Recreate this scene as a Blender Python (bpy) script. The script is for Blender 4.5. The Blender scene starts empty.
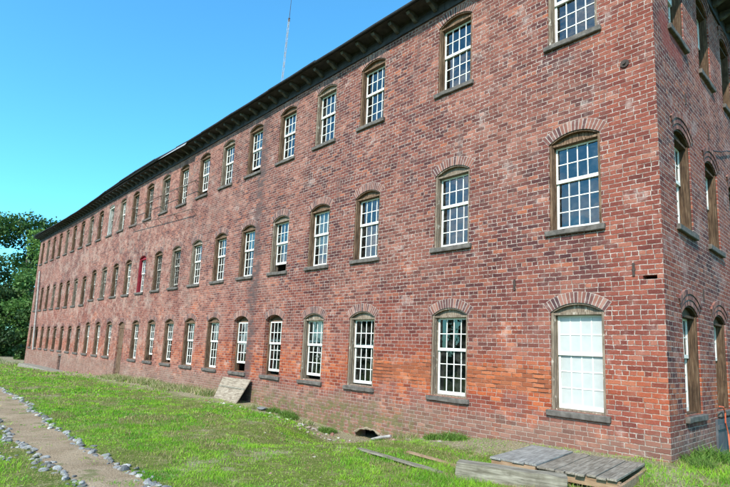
import bpy, bmesh, math, random
import numpy as np
from mathutils import Vector, Matrix, noise as mnoise
from mathutils.geometry import delaunay_2d_cdt

random.seed(7); rng = np.random.default_rng(11)
sc = bpy.context.scene
COL = sc.collection
PI = math.pi

# ------------------------------------------------------------------ helpers
class MB:
    """collects polygons (with uv in metres and material slot) into ONE mesh"""
    def __init__(s): s.v = []; s.f = []; s.uv = []; s.mi = []
    def poly(s, pts, uvs=None, mi=0):
        n = len(s.v); s.v += [tuple(p) for p in pts]
        s.f.append(tuple(range(n, n + len(pts)))); s.mi.append(mi)
        s.uv.append(uvs if uvs else [(p[0] + p[1], p[2]) for p in pts])
    def box(s, x0, x1, y0, y1, z0, z1, mi=0, M=None):
        c = [(x, y, z) for x in (x0, x1) for y in (y0, y1) for z in (z0, z1)]
        if M is not None: c = [tuple(M @ Vector(p)) for p in c]
        for q in ((0,1,3,2),(4,6,7,5),(0,4,5,1),(2,3,7,6),(0,2,6,4),(1,5,7,3)):
            s.poly([c[i] for i in q], None, mi)
    def tube(s, pts, rad, n=8, mi=0, cap=True):
        pts = [Vector(p) for p in pts]; rings = []
        rads = rad if isinstance(rad, (list, tuple)) else [rad] * len(pts)
        for i, p in enumerate(pts):
            d = (pts[min(i+1, len(pts)-1)] - pts[max(i-1, 0)]).normalized()
            a = d.cross(Vector((0, 0, 1)) if abs(d.z) < .9 else Vector((1, 0, 0))).normalized(); b = d.cross(a)
            rings.append([p + rads[i]*(math.cos(2*PI*k/n)*a + math.sin(2*PI*k/n)*b) for k in range(n)])
        for i in range(len(pts)-1):
            for k in range(n):
                k2 = (k+1) % n
                s.poly([rings[i][k], rings[i][k2], rings[i+1][k2], rings[i+1][k]], None, mi)
        if cap: s.poly(rings[0][::-1], None, mi); s.poly(rings[-1], None, mi)
    def mesh(s, name, mats, smooth=False, merge=False):
        me = bpy.data.meshes.new(name); me.from_pydata(s.v, [], s.f)
        uvl = me.uv_layers.new(name='UVMap')
        uvl.data.foreach_set('uv', [c for u in s.uv for p in u for c in p])
        me.polygons.foreach_set('material_index', s.mi)
        for m in (mats if isinstance(mats, (list, tuple)) else [mats]): me.materials.append(m)
        bm = bmesh.new(); bm.from_mesh(me)
        if merge: bmesh.ops.remove_doubles(bm, verts=bm.verts, dist=1e-4)
        bmesh.ops.recalc_face_normals(bm, faces=bm.faces) if merge else None
        bm.to_mesh(me); bm.free()
        if smooth: me.polygons.foreach_set('use_smooth', [True]*len(me.polygons))
        me.update(); return me

def obj(name, me, parent=None, loc=None, rot=None):
    o = bpy.data.objects.new(name, me); COL.objects.link(o)
    if parent: o.parent = parent
    if loc is not None: o.location = loc
    if rot is not None: o.rotation_euler = rot
    return o
def empty(name, loc=(0,0,0), rot=(0,0,0)):
    return obj(name, None, None, loc, rot)
def tag(o, label, cat, group=None, kind=None):
    if label: o['label'] = label
    if cat: o['category'] = cat
    if group: o['group'] = group
    if kind: o['kind'] = kind
    return o
def bevel(me, w=.01, seg=1):
    bm = bmesh.new(); bm.from_mesh(me)
    bmesh.ops.remove_doubles(bm, verts=bm.verts, dist=1e-4)
    bmesh.ops.recalc_face_normals(bm, faces=bm.faces)
    ed = [e for e in bm.edges if len(e.link_faces) == 2 and e.calc_face_angle(0) > .5]
    bmesh.ops.bevel(bm, geom=ed, offset=w, segments=seg, affect='EDGES', profile=.6)
    bm.to_mesh(me); bm.free(); return me
def roughen(me, cuts, amp, scale, seed=0):
    bm = bmesh.new(); bm.from_mesh(me)
    bmesh.ops.remove_doubles(bm, verts=bm.verts, dist=1e-4)
    bmesh.ops.recalc_face_normals(bm, faces=bm.faces)
    long = [e for e in bm.edges if e.calc_length() > .12]
    bmesh.ops.subdivide_edges(bm, edges=long, cuts=cuts, use_grid_fill=True)
    for v in bm.verts:
        p = v.co*scale + Vector((seed*3.1, seed*1.7, 0))
        v.co += amp*Vector((mnoise.noise(p), mnoise.noise(p+Vector((9,0,0))), mnoise.noise(p+Vector((0,9,0)))))
    bm.to_mesh(me); bm.free(); return me

# ------------------------------------------------------------------ node helpers
class NT:
    def __init__(s, name):
        s.m = bpy.data.materials.new(name); s.m.use_nodes = True
        s.t = s.m.node_tree; s.t.nodes.clear()
        s.out = s.t.nodes.new('ShaderNodeOutputMaterial')
    def n(s, typ, **kw):
        nd = s.t.nodes.new(typ)
        for k, v in kw.items(): setattr(nd, k, v)
        return nd
    def l(s, a, b): s.t.links.new(a, b)
    def put(s, sock, v):
        if isinstance(v, bpy.types.NodeSocket): s.l(v, sock)
        else: sock.default_value = v
    def math(s, op, a, b=None, c=None, clamp=False):
        nd = s.n('ShaderNodeMath', operation=op, use_clamp=clamp)
        s.put(nd.inputs[0], a)
        if b is not None: s.put(nd.inputs[1], b)
        if c is not None: s.put(nd.inputs[2], c)
        return nd.outputs[0]
    def ss(s, x, lo, hi):           # smoothstep lo..hi -> 0..1
        nd = s.n('ShaderNodeMapRange', interpolation_type='SMOOTHSTEP')
        s.put(nd.inputs[0], x); s.put(nd.inputs[1], lo); s.put(nd.inputs[2], hi)
        return nd.outputs[0]
    def mix(s, f, a, b, mode='MIX'):
        nd = s.n('ShaderNodeMix', data_type='RGBA', blend_type=mode)
        s.put(nd.inputs[0], f)
        for sock, v in ((nd.inputs[6], a), (nd.inputs[7], b)):
            s.put(sock, v if isinstance(v, bpy.types.NodeSocket) else (*v, 1))
        return nd.outputs[2]
    def ramp(s, f, stops, interp='LINEAR'):
        nd = s.n('ShaderNodeValToRGB'); cr = nd.color_ramp; cr.interpolation = interp
        while len(cr.elements) < len(stops): cr.elements.new(.5)
        for e, (p, c) in zip(cr.elements, stops): e.position = p; e.color = (*c, 1)
        s.put(nd.inputs[0], f); return nd.outputs[0]
    def noise(s, vec, scale, detail=3, rough=.55):
        nd = s.n('ShaderNodeTexNoise'); nd.inputs['Scale'].default_value = scale
        nd.inputs['Detail'].default_value = detail; nd.inputs['Roughness'].default_value = rough
        if vec is not None: s.l(vec, nd.inputs['Vector'])
        return nd.outputs[0]
    def comb(s, x, y, z=0.0):
        nd = s.n('ShaderNodeCombineXYZ')
        for i, v in enumerate((x, y, z)): s.put(nd.inputs[i], v)
        return nd.outputs[0]
    def obvec(s, scl=(1,1,1), rnd=False):
        tc = s.n('ShaderNodeTexCoord'); mp = s.n('ShaderNodeMapping'); s.l(tc.outputs['Object'], mp.inputs[0])
        mp.inputs[3].default_value = scl
        if rnd:
            oi = s.n('ShaderNodeObjectInfo'); k = s.math('MULTIPLY', oi.outputs['Random'], 37.0)
            s.l(s.comb(k, k, k), mp.inputs[1])
        return mp.outputs[0]
    def bump(s, h, strength=.5, dist=.01):
        b = s.n('ShaderNodeBump'); b.inputs['Strength'].default_value = strength
        b.inputs['Distance'].default_value = dist; s.l(h, b.inputs['Height']); return b.outputs[0]
    def pbr(s, col, rough=.8, bump=None, spec=.3, **kw):
        p = s.n('ShaderNodeBsdfPrincipled'); s.put(p.inputs['Base Color'], col if isinstance(col, bpy.types.NodeSocket) else (*col, 1))
        s.put(p.inputs['Roughness'], rough); p.inputs['Specular IOR Level'].default_value = spec
        if bump is not None: s.l(bump, p.inputs['Normal'])
        for k, v in kw.items(): p.inputs[k].default_value = v
        s.l(p.outputs[0], s.out.inputs[0]); return s.m

def brick_mat(name, end=False):
    T = NT(name); h = .096
    uvn = T.n('ShaderNodeUVMap', uv_map='UVMap').outputs[0]
    nz = T.n('ShaderNodeTexNoise'); nz.inputs['Scale'].default_value = 9; nz.inputs['Detail'].default_value = 2
    T.l(uvn, nz.inputs['Vector'])
    va = T.n('ShaderNodeVectorMath', operation='SUBTRACT'); T.l(nz.outputs['Color'], va.inputs[0]); va.inputs[1].default_value = (.5,.5,.5)
    vs = T.n('ShaderNodeVectorMath', operation='SCALE'); T.l(va.outputs[0], vs.inputs[0]); vs.inputs['Scale'].default_value = .024
    vd = T.n('ShaderNodeVectorMath', operation='ADD'); T.l(uvn, vd.inputs[0]); T.l(vs.outputs[0], vd.inputs[1])
    sp = T.n('ShaderNodeSeparateXYZ'); T.l(vd.outputs[0], sp.inputs[0]); u, v = sp.outputs[0], sp.outputs[1]
    s2 = T.n('ShaderNodeSeparateXYZ'); T.l(uvn, s2.inputs[0]); U, V = s2.outputs[0], s2.outputs[1]
    M = T.math
    vr = M('DIVIDE', v, h); row = M('FLOOR', vr); fv = M('FRACT', vr)
    hd = M('COMPARE', M('FLOORED_MODULO', row, 6.0), 0.0, .1)
    bw = M('SUBTRACT', .262, M('MULTIPLY', hd, .131))
    wr = T.n('ShaderNodeTexWhiteNoise', noise_dimensions='1D'); T.l(row, wr.inputs['W'])
    sh = M('ADD', M('MULTIPLY', M('FLOORED_MODULO', row, 2.0), .131), M('MULTIPLY', wr.outputs[0], .05))
    cu = M('DIVIDE', M('ADD', u, sh), bw); cl = M('FLOOR', cu); fu = M('FRACT', cu)
    du = M('MULTIPLY', M('MINIMUM', fu, M('SUBTRACT', 1.0, fu)), bw)
    dv = M('MULTIPLY', M('MINIMUM', fv, M('SUBTRACT', 1.0, fv)), h)
    d = M('MINIMUM', du, dv)
    wob = M('MULTIPLY', T.noise(uvn, 24, 3, .6), .020)
    mask = T.ss(M('ADD', d, M('SUBTRACT', wob, .010)), .004, .0115)
    wear = T.ss(T.noise(uvn, 2.6, 4, .65), .50, .68)                 # joints and bricks rubbed into each other
    mask = M('ADD', M('MULTIPLY', mask, M('SUBTRACT', 1.0, M('MULTIPLY', wear, .45))), M('MULTIPLY', wear, .30), clamp=True)
    wn = T.n('ShaderNodeTexWhiteNoise', noise_dimensions='3D'); T.l(T.comb(cl, row, hd), wn.inputs['Vector'])
    rv = wn.outputs[0]
    sc2 = T.n('ShaderNodeSeparateColor'); T.l(wn.outputs['Color'], sc2.inputs[0]); rv2 = sc2.outputs[1]
    big = T.noise(uvn, .35, 4, .6); mid = T.noise(uvn, 1.3, 4, .6); fine = T.noise(uvn, 55, 3, .6)
    # brick colours: burnt purple ... red ... orange ... pink
    dark = T.ramp(rv, [(0,(.060,.036,.044)),(.25,(.095,.048,.054)),(.5,(.150,.070,.066)),(.75,(.205,.095,.082)),(.92,(.25,.12,.095)),(1,(.36,.14,.08))])
    red = T.ramp(rv, [(0,(.15,.052,.046)),(.2,(.215,.075,.058)),(.6,(.265,.092,.068)),(.85,(.305,.115,.082)),(1,(.34,.17,.13))])
    orange = T.ramp(rv, [(0,(.20,.055,.032)),(.3,(.32,.085,.038)),(.65,(.42,.125,.05)),(1,(.48,.20,.10))])
    salmon = T.ramp(rv, [(0,(.17,.085,.072)),(.3,(.27,.135,.11)),(.7,(.34,.18,.145)),(1,(.41,.245,.205))])
    sootz = T.ss(M('ADD', M('ADD', V, M('MULTIPLY', big, 5.0)), M('MULTIPLY', U, .06)), 3.4, 6.6)        # burnt bricks higher up
    if end:
        col = T.mix(T.ss(big, .38, .62), red, dark)
        ef = M('MULTIPLY', T.ss(mid, .52, .68), .5)
        col = T.mix(ef, col, (.38,.30,.31))
        smooth_red = M('MULTIPLY', T.ss(big, .56, .64), T.ss(V, 7.4, 8.2))
        col = T.mix(M('MULTIPLY', smooth_red, .8), col, (.27,.075,.065))
        mask = M('MAXIMUM', mask, M('MULTIPLY', smooth_red, .75))
        om = M('MULTIPLY', T.ss(V, .7, 1.1), T.ss(V, 2.4, 1.5))
        col = T.mix(M('MULTIPLY', om, T.ss(mid, .42, .58)), col, orange)
    else:
        sal = M('MULTIPLY', T.ss(U, -10., -24.), T.ss(M('ADD', M('MULTIPLY', mid, .5), M('MULTIPLY', big, .5)), .36, .56))
        col = T.mix(M('MULTIPLY', sootz, .85), red, dark)
        col = T.mix(M('MULTIPLY', T.ss(big, .46, .62), .75), col, salmon)
        col = T.mix(M('MULTIPLY', sal, .72), col, salmon)
        # rebuilt redder corner pier, toothed edge
        tooth = M('MULTIPLY', wr.outputs[0], .35)
        pier = T.ss(M('ADD', U, tooth), -1.05, -.85)
        col = T.mix(M('MULTIPLY', pier, .8), col, red)
        # fresh orange faces where the skin of the bricks is gone (low wall)
        w1 = M('ADD', V, M('MULTIPLY', M('SUBTRACT', mid, .5), 2.2))
        om = M('MULTIPLY', T.ss(w1, .75, 1.15), T.ss(w1, 2.3, 1.5))
        om2 = M('MULTIPLY', om, T.ss(M('ADD', mid, M('MULTIPLY', rv2, .22)), .40, .60))
        om2 = M('MULTIPLY', om2, M('MULTIPLY', M('ADD', .45, M('MULTIPLY', T.ss(U, -26., -14.), .55)), M('ADD', .45, M('MULTIPLY', T.ss(U, -.9, -2.2), .55))))
        big2 = T.ss(T.noise(uvn, .16, 3, .5), .40, .62)
        col = T.mix(M('MULTIPLY', big2, .5), col, T.mix(1.0, col, (.62,.58,.62), 'MULTIPLY'))
        smu = M('MULTIPLY', T.ss(T.noise(T.comb(M('MULTIPLY', U, 1.0), M('MULTIPLY', V, .7)), 1.15, 5, .65), .52, .66), T.ss(V, 1.5, 3.0))
        col = T.mix(M('MULTIPLY', smu, .55), col, T.mix(1.0, col, (.50,.47,.52), 'MULTIPLY'))
        omp = M('MULTIPLY', T.ss(M('ADD', M('MULTIPLY', big, .5), M('MULTIPLY', mid, .5)), .54, .62), T.ss(V, 5.2, 3.4))
        col = T.mix(M('MAXIMUM', om2, M('MULTIPLY', omp, .8)), col, orange)
    grit = T.ramp(fine, [(.25,(.62,.62,.62)),(.6,(1,1,1)),(.8,(1.18,1.18,1.18))])
    col = T.mix(1.0, col, grit, 'MULTIPLY')
    pit = T.ss(T.noise(uvn, 21, 4, .7), .56, .70)
    col = T.mix(M('MULTIPLY', pit, .5), col, T.mix(1.0, col, (.42,.40,.43), 'MULTIPLY'))
    blot = T.ss(T.noise(uvn, 14, 3), .58, .72)
    col = T.mix(M('MULTIPLY', blot, .25), col, (.33,.24,.22))           # lime smears on the faces
    mort = T.mix(T.ss(mid, .35, .65), (.37,.305,.28), (.48,.42,.39))
    jt = T.noise(uvn, 11, 3, .65)
    mort = T.mix(T.ss(jt, .55, .40), mort, (.25,.19,.165))
    mort = T.mix(T.ss(jt, .60, .72), mort, (.53,.475,.44))
    if not end:
        lowc = M('MULTIPLY', M('MAXIMUM', M('SUBTRACT', 1.0, sootz), T.ss(U, -9., -22.)), T.ss(U, -1.0, -1.6))
        mort = T.mix(M('MULTIPLY', lowc, .75), mort, T.mix(T.ss(mid, .3, .7), (.31,.205,.185), (.40,.30,.275)))
    mort = T.mix(T.ss(T.noise(uvn, 4, 3), .58, .7), mort, (.21,.15,.135))  # dirty joints
    if not end:
        mort = T.mix(M('MULTIPLY', om, .4), mort, (.36,.20,.13))
    col = T.mix(1.0, col, (.95,.72,.65), 'MULTIPLY')
    mort = T.mix(1.0, mort, (.97,.90,.85), 'MULTIPLY')
    col = T.mix(mask, mort, col)
    # pale weathering, worn grey base, moss, wet streaks: stains of the wall itself
    if not end:
        pale = M('MULTIPLY', T.ss(U, -9., -30.), T.ss(M('ADD', M('MULTIPLY', T.noise(uvn, .8, 5, .65), .7), M('MULTIPLY', T.noise(uvn, 3.2, 4, .65), .3)), .46, .62))
        col = T.mix(M('MULTIPLY', pale, .42), col, (.43,.315,.26))
        lime = T.ss(M('ADD', mid, M('MULTIPLY', T.noise(uvn, 5, 4), .5)), .86, .98)
        col = T.mix(M('MULTIPLY', lime, .22), col, (.48,.41,.38))
    base = T.ss(M('ADD', V, M('MULTIPLY', M('SUBTRACT', mid, .5), 1.1)), .85, .45)
    col = T.mix(M('MULTIPLY', base, .45), col, T.mix(mask, (.30,.25,.20), T.mix(rv2, (.125,.09,.072), (.24,.175,.135))))
    if not end:
        ms = M('MULTIPLY', M('MULTIPLY', T.ss(U, -19., -15.), T.ss(U, -4.5, -7.)), T.ss(M('ADD', V, M('MULTIPLY', mid, 1.4)), 1.35, .75))
        moss = M('MULTIPLY', ms, T.ss(T.noise(uvn, 5, 4, .65), .42, .58))
        col = T.mix(M('MULTIPLY', moss, .8), col, (.115,.115,.042))
        du_ = M('ABSOLUTE', M('ADD', M('ADD', U, 14.65), M('MULTIPLY', M('SUBTRACT', T.noise(uvn, .6, 2), .5), .9)))
        st = M('MULTIPLY', T.ss(du_, .5, .15), T.ss(T.noise(uvn, 2.5, 3), .25, .5))
        col = T.mix(M('MULTIPLY', st, M('ADD', .35, M('MULTIPLY', T.ss(rv2, .25, .6), .5))), col, (.085,.06,.058))
        # runs of rust and dirt below sills: long thin vertical noise
        run = T.noise(T.comb(M('MULTIPLY', U, 2.2), M('MULTIPLY', V, .22)), 1.0, 4, .6)
        col = T.mix(M('MULTIPLY', T.ss(run, .6, .72), .4), col, (.105,.07,.065))
        # spalled band with open joints
        sv = M('ADD', V, M('ADD', M('MULTIPLY', M('SUBTRACT', T.noise(uvn, .7, 2), .5), .5), 0.0))
        sb = M('MULTIPLY', M('MULTIPLY', T.ss(sv, 1.12, 1.3), T.ss(sv, 1.85, 1.6)), M('MULTIPLY', T.ss(U, -9.5, -7.5), T.ss(U, -1.6, -2.2)))
        cr = T.noise(T.comb(M('MULTIPLY', U, 2.2), M('MULTIPLY', V, 9.0)), 1.5, 4, .65)
        crack = M('MULTIPLY', sb, T.ss(cr, .50, .43))
        lost = M('MULTIPLY', sb, T.ss(M('ADD', rv2, M('MULTIPLY', T.noise(uvn, 6, 3), .6)), .78, .9))
        openj = M('MULTIPLY', sb, M('MULTIPLY', T.ss(dv, .02, .006), T.ss(T.noise(uvn, 1.7, 3), .45, .56)))
        col = T.mix(M('MULTIPLY', sb, .45), col, T.mix(T.ss(fine, .3, .7), (.36,.10,.04), (.42,.16,.07)))
        col = T.mix(M('MULTIPLY', lost, .55), col, (.17,.055,.03))
        crack = M('MAXIMUM', M('MULTIPLY', lost, .5), openj)
        col = T.mix(M('MULTIPLY', openj, .65), col, (.05,.022,.018))
    hgt = M('ADD', M('MULTIPLY', mask, .7), M('ADD', M('MULTIPLY', fine, .35), M('MULTIPLY', rv2, .35)))
    if not end: hgt = M('SUBTRACT', hgt, M('MULTIPLY', crack, 2.2))
    return T.pbr(col, .92, T.bump(hgt, .9, .014), spec=.15)

def arch_mat():
    T = NT('arch_brick'); g = T.n('ShaderNodeNewGeometry')
    v = T.obvec((1,1,1), True)
    w = T.n('ShaderNodeTexWhiteNoise', noise_dimensions='2D')
    oi = T.n('ShaderNodeObjectInfo'); T.l(T.comb(g.outputs['Random Per Island'], oi.outputs['Random']), w.inputs['Vector'])
    c = T.ramp(w.outputs[0], [(0,(.07,.035,.038)),(.3,(.125,.055,.05)),(.6,(.18,.075,.06)),(.85,(.24,.10,.075)),(1,(.29,.15,.12))])
    f = T.noise(v, 45, 3)
    c = T.mix(T.math('MULTIPLY', T.ss(T.noise(v, 9, 3), .5, .7), .3), c, (.34,.26,.24))
    return T.pbr(c, .92, T.bump(f, .6, .006), spec=.15)

def wood_mat(name, c0, c1, c2, grain=(14,14,1.1), rnd=True, paint=None):
    T = NT(name); v = T.obvec(grain, rnd)
    n1 = T.noise(v, 3.0, 5, .62); v2 = T.obvec((2,2,.8), rnd); n2 = T.noise(v2, 2.0, 3)
    c = T.ramp(n1, [(.28, c0), (.5, c1), (.72, c2)])
    c = T.mix(T.math('MULTIPLY', T.ss(n2, .45, .7), .45), c, c0)
    n4 = T.noise(T.obvec(tuple(q*3.2 if q > 5 else q*.7 for q in grain), rnd), 3.0, 4, .6)
    c = T.mix(T.math('MULTIPLY', T.ss(n4, .42, .34), .8), c, tuple(q*.3 for q in c0))
    st_ = T.noise(T.obvec((1,1,1), rnd), 5, 4, .65); c = T.mix(T.math('MULTIPLY', T.ss(st_, .55, .7), .45), c, c0)
    if paint:
        v3 = T.obvec((3,3,1.6), rnd)
        c = T.mix(T.ss(T.noise(v3, 3.0, 5, .65), paint[1], paint[1]+.06), c, paint[0])
    return T.pbr(c, .85, T.bump(n1, .5, .006), spec=.2)

def white_mat():
    T = NT('white_sash_paint'); v = T.obvec((1,1,1), True)
    a = T.noise(v, 18, 5, .7); b = T.noise(v, 3, 3)
    c = T.mix(T.ss(b, .35, .7), (.72,.71,.67), (.60,.58,.53))
    c = T.mix(T.math('MULTIPLY', T.ss(a, .6, .72), .8), c, (.30,.25,.20))
    return T.pbr(c, .6, T.bump(a, .25, .003), spec=.3)

def glass_mat():
    T = NT('old_window_glass')
    v = T.obvec((1,1,1), True); b = T.bump(T.noise(v, 3.0, 2), .14, .02)
    fr = T.n('ShaderNodeFresnel'); fr.inputs[0].default_value = 1.75
    gl = T.n('ShaderNodeBsdfGlossy'); gl.inputs['Roughness'].default_value = .015
    gl.inputs['Color'].default_value = (.95,.97,1,1); T.l(b, gl.inputs['Normal'])
    tr = T.n('ShaderNodeBsdfTransparent'); tr.inputs['Color'].default_value = (.80,.86,.86,1)
    df = T.n('ShaderNodeBsdfDiffuse'); df.inputs['Color'].default_value = (.35,.34,.31,1)
    m0 = T.n('ShaderNodeMixShader'); T.l(T.math('MULTIPLY', T.ss(T.noise(v, 5, 4), .45, .75), .10), m0.inputs[0])
    T.l(tr.outputs[0], m0.inputs[1]); T.l(df.outputs[0], m0.inputs[2])
    mx = T.n('ShaderNodeMixShader'); T.l(T.math('MULTIPLY', fr.outputs[0], 1.3, clamp=True), mx.inputs[0])
    T.l(m0.outputs[0], mx.inputs[1]); T.l(gl.outputs[0], mx.inputs[2]); T.l(mx.outputs[0], T.out.inputs[0])
    return T.m

def plain(name, c0, c1, scale=4, rough=.85, bs=.4, bd=.01, rnd=True, stretch=(1,1,1), spec=.25, metal=0):
    T = NT(name); v = T.obvec(stretch, rnd); n = T.noise(v, scale, 5, .62)
    return T.pbr(T.ramp(n, [(.3, c0), (.7, c1)]), rough, T.bump(n, bs, bd), spec=spec, Metallic=metal)

def attr_mat(name, attr='tint', rough=.6, trans=.35, spec=.25):
    """leaves and blades: per-leaf colour, some light passes through"""
    T = NT(name); a = T.n('ShaderNodeAttribute', attribute_name=attr)
    p = T.n('ShaderNodeBsdfPrincipled'); T.l(a.outputs['Color'], p.inputs['Base Color'])
    p.inputs['Roughness'].default_value = rough; p.inputs['Specular IOR Level'].default_value = spec
    tl = T.n('ShaderNodeBsdfTranslucent'); T.l(a.outputs['Color'], tl.inputs['Color'])
    mx = T.n('ShaderNodeMixShader'); mx.inputs[0].default_value = trans
    T.l(p.outputs[0], mx.inputs[1]); T.l(tl.outputs[0], mx.inputs[2]); T.l(mx.outputs[0], T.out.inputs[0])
    return T.m

BR = brick_mat('facade_brick'); BE = brick_mat('end_wall_brick', True); AR = arch_mat()
WD = wood_mat('weathered_brown_wood', (.035,.019,.012), (.145,.085,.052), (.28,.195,.135))
WDD = wood_mat('dark_brown_wood', (.02,.012,.008), (.085,.05,.03), (.17,.115,.075))
WDG = wood_mat('grey_flaking_wood', (.085,.06,.045), (.205,.155,.115), (.32,.265,.21), paint=((.41,.355,.30), .60))
WDW = wood_mat('pale_painted_wood', (.30,.28,.25), (.50,.49,.46), (.66,.65,.62))
WDR = wood_mat('red_painted_wood', (.16,.012,.02), (.25,.02,.035), (.32,.05,.06))
SHG = wood_mat('bare_grey_sash', (.13,.11,.09), (.27,.25,.22), (.42,.41,.38), paint=((.58,.57,.54), .55))
WH = white_mat(); GL = glass_mat()
STN = plain('slate_sill', (.055,.045,.04), (.16,.138,.122), 7, .85, .6, .012)
MOR = plain('old_mortar', (.26,.205,.18), (.40,.34,.305), 9, .95, .6, .008)
DARKP = plain('dark_flaking_paint', (.018,.018,.022), (.055,.052,.054), 5, .75, .5, .006, stretch=(1,1,1))
BRK = plain('bracket_grey_paint', (.035,.034,.033), (.11,.105,.095), 6, .8, .5, .006)
ROOF = plain('black_roofing', (.012,.013,.016), (.035,.036,.04), 3, .7, .3, .01)
INT = plain('dim_interior', (.16,.145,.125), (.30,.28,.25), 2, .95, .1, .01)
CURT = plain('faded_curtain', (.42,.38,.31), (.60,.57,.50), 2.5, .9, .2, .02)
BLIND = plain('white_sheet_behind_panes', (.70,.74,.78), (.82,.86,.88), 1.2, .7, .2, .02)
WASH = plain('whited_over_glass', (.33,.345,.345), (.45,.455,.44), 1.6, .25, .05, .01, spec=.5)
GALV = plain('galvanised_steel', (.34,.35,.36), (.52,.53,.54), 5, .5, .2, .004, metal=.3)
STEEL = plain('rusty_dark_steel', (.025,.018,.016), (.07,.045,.037), 8, .7, .4, .004)
CONC = plain('worn_concrete', (.14,.125,.10), (.27,.245,.20), 5, .95, .6, .02)

# ------------------------------------------------------------------ terrain
def interp(tab, x):
    xs = np.array([t[0] for t in tab]); ys = np.array([t[1] for t in tab])
    return np.interp(x, xs, ys)
G0 = [(-600,-2.5),(-100,-1.5),(-57,-.92),(-30,-.34),(-16,-.16),(-5,0.0),(0,.07),(6,.10),(600,.1)]
GW = [(-600,-2.5),(-100,-1.5),(-57,-.98),(-43,-.62),(-31,-.29),(-23,-.10),(-18,-.12),(-15,-.12),(-11.6,-.24),(-9,-.44),(-7.6,-.58),(-6.4,-.42),(-5.2,-.05),(-3.5,.13),(-2,.20),(0,.25),(6,.22)]
def sm(t): t = np.clip(t, 0, 1); return t*t*(3-2*t)
def G(x, y):
    x = np.asarray(x, float); y = np.asarray(y, float)
    b = interp(G0, x); w = interp(GW, np.minimum(x, 6))
    k = 1 - sm((-y-.15)/(1.9 + 3.6*np.exp(-((x+.30*y+7.6)/1.5)**2)))
    z = b*(1-k) + w*k
    e = .25 - .09*np.clip(y, 0, 10)
    ke = sm((y+.5)/1.0)*(1 - sm((x-2)/12))*(x > -1)
    z = z*(1-ke) + e*ke
    z = z + .018*np.sin(x*1.7+y*.6)*np.sin(y*1.9-x*.4)*sm((-y-.5)/1.5) + .012*np.sin(x*4.1+1)*np.sin(y*3.7)*sm((-y-.5)/1.5)
    return z
def g(x, y): return float(G(x, y))
_pt = rng.random((256, 256))
def vn(x, y):                                   # value noise for where grass is lush, thin or dry
    xi = np.floor(x).astype(int); yi = np.floor(y).astype(int); fx = sm(x-xi); fy = sm(y-yi)
    a = _pt[xi % 256, yi % 256]; b = _pt[(xi+1) % 256, yi % 256]; c = _pt[xi % 256, (yi+1) % 256]; d = _pt[(xi+1) % 256, (yi+1) % 256]
    return (a*(1-fx)+b*fx)*(1-fy) + (c*(1-fx)+d*fx)*fy
def fbm(x, y): return .5*vn(x, y) + .3*vn(x*2.1+7, y*2.1+3) + .2*vn(x*4.3+1, y*4.3+9)

def axis(lo, hi, step, far):
    a = list(np.arange(lo, hi+1e-6, step)); s = step; p = hi
    while p < far: s *= 1.35; p += s; a.append(p)
    s = step; p = lo
    while p > -far: s *= 1.35; p -= s; a.insert(0, p)
    return np.array(a)
gx = axis(-62, 7, .25, 700); gy = axis(-11, 6, .2, 700)
XX, YY = np.meshgrid(gx, gy, indexing='ij'); ZZ = G(XX, YY)
nx, ny = XX.shape
me = bpy.data.meshes.new('ground')
idx = np.arange(nx*ny).reshape(nx, ny)
fc = np.stack([idx[:-1,:-1], idx[1:,:-1], idx[1:,1:], idx[:-1,1:]], -1).reshape(-1, 4)
me.from_pydata(np.stack([XX, YY, ZZ], -1).reshape(-1, 3).tolist(), [], fc.tolist())
me.polygons.foreach_set('use_smooth', [True]*len(me.polygons))
T = NT('lawn_soil'); v = T.obvec()
n1 = T.noise(v, .5, 4, .6); n2 = T.noise(v, 3.5, 4, .65); n3 = T.noise(v, 28, 4, .7)
c = T.ramp(n2, [(.3,(.085,.12,.02)),(.5,(.12,.15,.03)),(.7,(.20,.185,.075))])
c = T.mix(T.ss(T.math('ADD', n1, T.math('MULTIPLY', n2, .5)), .80, .98), c, (.27,.235,.15))
sp = T.n('ShaderNodeSeparateXYZ'); T.l(v, sp.inputs[0])
nearwall = T.math('MULTIPLY', T.ss(T.math('ADD', sp.outputs[1], T.math('MULTIPLY', n2, 1.6)), -1.1, -.1), T.ss(sp.outputs[0], 1.0, -1.0))
soil = T.ramp(n3, [(.3,(.19,.145,.095)),(.55,(.32,.255,.18)),(.75,(.46,.40,.31))])
c = T.mix(T.math('MULTIPLY', nearwall, .8), c, soil)
c = T.mix(T.ss(T.noise(v, 16, 4, .7), .56, .68), c, (.30,.25,.14))
c = T.mix(1.0, c, T.ramp(n3, [(.3,(.45,.45,.45)),(.5,(.9,.9,.9)),(.7,(1.35,1.35,1.35))]), 'MULTIPLY')
me.materials.append(T.pbr(c, .95, T.bump(n3, .8, .03), spec=.1))
tag(obj('ground', me), None, None, kind='structure')

# dirt path, a sheet 4 mm over the lawn with ragged edges
PR_T = [(-60,-6.0),(-30,-6.42),(-23,-6.62),(-16.5,-6.87),(-11,-7.30),(-8,-7.42),(-4,-7.42),(3,-7.3)]
PL_T = [(-60,-7.5),(-20,-8.0),(-12,-8.2),(-9.3,-8.33),(-7.8,-8.27),(-4.7,-8.26),(3,-8.2)]
def path_r(x): return interp(PR_T, x) + .04*np.sin(x*1.9)
def path_l(x): return interp(PL_T, x) + .04*np.sin(x*2.3)
mb = MB(); xs = np.arange(-48, 1.6, .25)
for i in range(len(xs)-1):
    for k in range(6):
        q = []
        for (xx, kk) in ((xs[i],k),(xs[i+1],k),(xs[i+1],k+1),(xs[i],k+1)):
            t = kk/6; yy = path_l(xx)*(1-t) + path_r(xx)*t
            q.append((xx, yy, g(xx, yy) + .006 - .03*4*t*(1-t)*0))
        mb.poly(q)
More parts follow.
